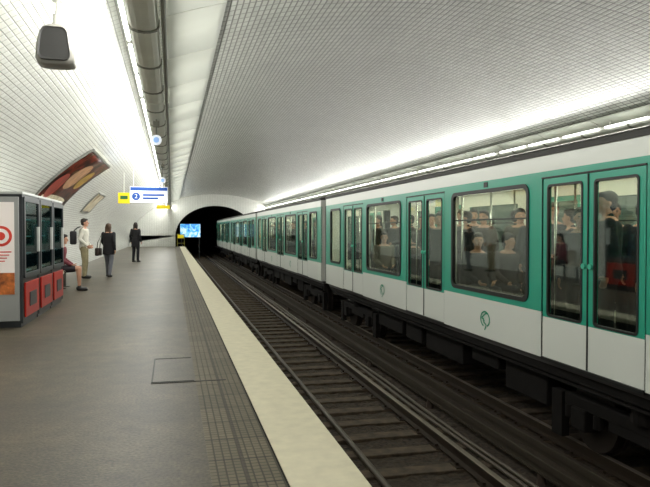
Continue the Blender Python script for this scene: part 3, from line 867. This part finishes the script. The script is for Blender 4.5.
# ------------------------------------------------------------------ vault posters
def poster_mat(name, cols, scale):
    m = bpy.data.materials.new(name); m.use_nodes = True; nt = m.node_tree; b = nt.nodes['Principled BSDF']
    uv = nt.nodes.new('ShaderNodeUVMap'); n = nt.nodes.new('ShaderNodeTexNoise'); n.inputs['Scale'].default_value = scale; n.inputs['Detail'].default_value = 4
    r = nt.nodes.new('ShaderNodeValToRGB'); els = r.color_ramp.elements
    els[0].position = .32; els[0].color = lin(cols[0]); els[1].position = .68; els[1].color = lin(cols[-1])
    for i, c in enumerate(cols[1:-1]):
        e = els.new(.32+.36*(i+1)/(len(cols)-1)); e.color = lin(c)
    nt.links.new(uv.outputs[0], n.inputs['Vector']); nt.links.new(n.outputs['Fac'], r.inputs['Fac']); nt.links.new(r.outputs[0], b.inputs['Base Color'])
    b.inputs['Roughness'].default_value = .45
    return m
def th_z(z): return math.pi-math.asin((z-Z0)/B)
def wall_poster(y0, y1, z0, z1, m, lab, fm, blobs=(), lift=.03):
    e = empty('wall_poster', (0, y0, 0))
    a, b = th_z(z0), th_z(z1)
    o = vault('poster_sheet', b, a, 0, y1-y0, m, off=lift, n=16, thick=.01); o.parent = e
    for nm, cu, cv, ru, rv, bmname, c in blobs:
        bb = bmesh.new(); 
        def P(u, v, of=lift+.012):
            th = a+(b-a)*v; x, z = vp(th, of); return Vector((x, u*(y1-y0), z))
        rings = []
        for q in (0.02, .35, .7, 1):
            rings.append([P(cu+ru*q*math.cos(2*math.pi*k/24), cv+rv*q*math.sin(2*math.pi*k/24)) for k in range(24)])
        loft(bb, rings, cap=False)
        add_obj(nm, bb, mat(bmname, c, .4, noise=.35, nscale=5), e)
    fr = bmesh.new()
    for off_a, off_b in ((a+.01, a), (b, b-.01)):
        pts = []
        for th in (off_a, off_b):
            for of in (lift+.02, .005): pts.append(vp(th, of))
        P4 = [pts[0], pts[2], pts[3], pts[1]]
        loft(fr, [[Vector((x, y, z)) for x, z in P4] for y in (-.04, y1-y0+.04)])
    for ya in (-.04, y1-y0):
        rings = []
        for i in range(17):
            th = b+(a-b)*i/16; p, q = vp(th, lift+.02), vp(th, .005)
            rings.append([Vector((p[0], ya, p[1])), Vector((p[0], ya+.04, p[1])), Vector((q[0], ya+.04, q[1])), Vector((q[0], ya, q[1]))])
        loft(fr, rings)
    add_obj('poster_frame', fr, fm, e)
    top(e, lab, 'poster')
wall_poster(15.4, 19.4, 2.08, 3.24, poster_mat('poster_warm', ['#0e0c0b', '#2b1a14', '#6a2c1e', '#1c1713', '#6f5036'], 1.6), 'large dark framed advertising poster with warm red and tan picture', mat('frame_grey', '#8b8b85', .4, .4),
    [('picture_patch', .5, .6, .17, .26, 'pp_tan', '#b08460'), ('picture_patch', .22, .35, .13, .24, 'pp_red', '#94301f'), ('picture_patch', .8, .6, .12, .2, 'pp_gold', '#a88438'), ('picture_patch', .5, .14, .4, .06, 'pp_pale', '#cfc4a8')])
wall_poster(23.5, 25.5, 2.12, 2.7, poster_mat('poster_pale', ['#b9ac90', '#d6cbb0', '#8a6f55'], 1.5), 'small pale framed poster on the tiled vault', mat('frame_grey', '#8b8b85', .4, .4))

# ------------------------------------------------------------------ signs
m_blue = mat('sign_blue', '#1f4fa0', .4, emit=.4, ecol='#2a63c4'); m_sw = mat('sign_white', '#eef0f2', .4, emit=.5, ecol='#eef2ff'); m_sy = mat('sign_yellow', '#e8d018', .4, emit=.4, ecol='#e8d018')
e = empty('direction_sign', (-.75, 22.8, 2.64))
bm = bmesh.new(); box(bm, -.62, .62, -.05, .05, -.27, .27, bev=.01); add_obj('sign_box', bm, m_sw, e)
bm = bmesh.new(); box(bm, -.6, .6, -.056, -.05, .14, .25); add_obj('blue_band', bm, m_blue, e)
bm = bmesh.new(); cyl(bm, (-.42, -.06, -.06), (-.42, -.05, -.06), .13, 28); add_obj('line_disc', bm, m_blue, e)
text_mesh('line_number', '2', .2, m_sw, e, (-.42, -.064, -.06), (math.pi/2, 0, 0))
for x1, z in ((.5, -.04), (.3, -.15)):
    bm = bmesh.new(); box(bm, -.2, x1, -.056, -.05, z, z+.06); add_obj('blue_lettering', bm, m_blue, e)
for x in (-.5, .5):
    bm = bmesh.new(); cyl(bm, (x, 0, .27), (x, 0, vp_z(-.75+x)-2.64-.01), .012, 8); add_obj('hanger', bm, m_tray, e)
top(e, 'hanging white and blue direction sign with line number disc', 'sign')
e = empty('yellow_sign', (-1.56, 22.8, 2.5))
bm = bmesh.new(); box(bm, -.19, .19, -.04, .04, -.16, .2, bev=.01); add_obj('sign_box', bm, m_sy, e)
bm = bmesh.new(); box(bm, -.12, .12, -.045, -.04, -.02, .1); add_obj('dark_pictogram', bm, mat('pict', '#2f6e3a', .5), e)
bm = bmesh.new(); cyl(bm, (0, 0, .2), (0, 0, vp_z(-1.56)-2.5-.01), .012, 8); add_obj('hanger', bm, m_tray, e)
top(e, 'small hanging yellow sign with dark pictogram', 'sign')
e = empty('yellow_sign', (-.28, 22.8, 2.22))
bm = bmesh.new(); box(bm, -.22, .22, -.03, .03, -.05, .07, bev=.01); add_obj('sign_box', bm, m_sy, e)
for x in (-.15, .15):
    bm = bmesh.new(); cyl(bm, (x, 0, .07), (x, 0, .16), .01, 8); add_obj('hanger', bm, m_tray, e)
top(e, 'narrow yellow strip hung below the direction sign', 'sign')
for d, z in ((11.1, 2.98), (18.4, 2.85)):
    e = empty('round_marker', (-.25, (d+.06)/.9735, z))
    bm = bmesh.new(); cyl(bm, (0, -.03, 0), (0, .03, 0), .085, 28); add_obj('marker_disc', bm, m_sw, e)
    bm = bmesh.new(); cyl(bm, (0, -.036, 0), (0, -.03, 0), .05, 28); add_obj('blue_centre', bm, mat('mk_blue', '#8fb4e8', .4, emit=.5, ecol='#8fb4e8'), e)
    bm = bmesh.new(); cyl(bm, (0, 0, .085), (0, 0, 3.33-z), .012, 8); box(bm, -.05, .05, -.04, .04, 3.2-z, 3.3-z); add_obj('bracket', bm, m_trayd, e)
    top(e, 'small round white and blue marker hung under the trough', 'sign', 'round markers')

# ------------------------------------------------------------------ hanging loudspeaker
e = empty('hanging_loudspeaker', (-1.02, 6.4, 3.14))
bm = bmesh.new()
secs = [(-.2, .11, .09), (-.185, .15, .13), (-.14, .168, .148), (-.02, .162, .15), (.1, .138, .13), (.15, .115, .11), (.18, .07, .07)]
rings = []
for z, w, d in secs:
    P = rrect(-w, w, -d, d, .065, 6); rings.append([Vector((a, b, z)) for a, b in P])
loft(bm, rings); add_obj('housing', bm, mat('housing_grey', '#8f8d86', .45), e, smooth=True)
bm = bmesh.new()
def gp(y, s=1):
    pts = rrect(-.135*s, .135*s, -.165*s, .125*s, .06, 6)
    return [Vector((a*(1-.9*(b+.1)), y, b)) for a, b in pts]
loft(bm, [gp(-.166, .9), gp(-.172), gp(-.1)]); add_obj('grille', bm, mat('grille', '#1f1e1c', .5, noise=.3, nscale=120), e)
bm = bmesh.new(); cyl(bm, (0.01, 0, .16), (0.01, 0, .28), .04, 14); cyl(bm, (.01, 0, .28), (.01, 0, vp_z(-1.02)-3.14-.005), .018, 12); cyl(bm, (.01, 0, .40), (.01, 0, .43), .05, 16)
add_obj('mounting_pole', bm, mat('pole_pale', '#c5c5bd', .4), e)
top(e, 'dark grey loudspeaker housing hung from the vault on a short pole', 'loudspeaker')

# ------------------------------------------------------------------ far end
e = empty('light_box', (1.65, 61.2, 1.35))
def wave():
    m = bpy.data.materials.new('blue_wave_screen'); m.use_nodes = True; nt = m.node_tree; b = nt.nodes['Principled BSDF']
    tc = nt.nodes.new('ShaderNodeTexCoord'); w = nt.nodes.new('ShaderNodeTexNoise'); w.inputs['Scale'].default_value = 1.6; w.inputs['Distortion'].default_value = 1.5
    r = nt.nodes.new('ShaderNodeValToRGB'); r.color_ramp.elements[0].position = .35; r.color_ramp.elements[1].position = .66
    r.color_ramp.elements[0].color = lin('#2468c0'); r.color_ramp.elements[1].color = lin('#dff6ff')
    x = r.color_ramp.elements.new(.5); x.color = lin('#5fb8ee')
    nt.links.new(tc.outputs['Object'], w.inputs['Vector']); nt.links.new(w.outputs['Fac'], r.inputs['Fac']); nt.links.new(r.outputs[0], b.inputs['Emission Color'])
    nt.links.new(r.outputs[0], b.inputs['Base Color']); b.inputs['Emission Strength'].default_value = 1.1
    return m
bm = bmesh.new(); box(bm, -.9, .9, -.02, .0, -.55, .65); add_obj('lit_screen', bm, wave(), e)
bm = bmesh.new(); box(bm, -.95, .95, 0, .12, -.6, .7, bev=.02)
for x in (-.8, .8): box(bm, x-.05, x+.05, .02, .1, -2.55, -.6)
add_obj('casing', bm, m_vd, e); top(e, 'glowing blue and white light box in the tunnel mouth', 'light box')
e = empty('platform_gate', (.75, 58.2, 0)); bm = bmesh.new()
for x in (-.3, .3): cyl(bm, (x, 0, 0), (x, 0, 1.1), .03, 10)
for z in (.3, .7, 1.08): cyl(bm, (-.3, 0, z), (.3, 0, z), .025, 10)
add_obj('gate_frame', bm, mat('gate_yellow', '#8f8c34', .5), e)
bm = bmesh.new(); box(bm, -.26, .26, -.01, .01, .75, 1.03); add_obj('gate_plate', bm, m_sy, e)
top(e, 'low yellow railing gate at the platform end', 'gate')

w = bpy.data.worlds.new('World'); scene.world = w; w.use_nodes = True
w.node_tree.nodes['Background'].inputs[0].default_value = (.05, .05, .05, 1); w.node_tree.nodes['Background'].inputs[1].default_value = .2
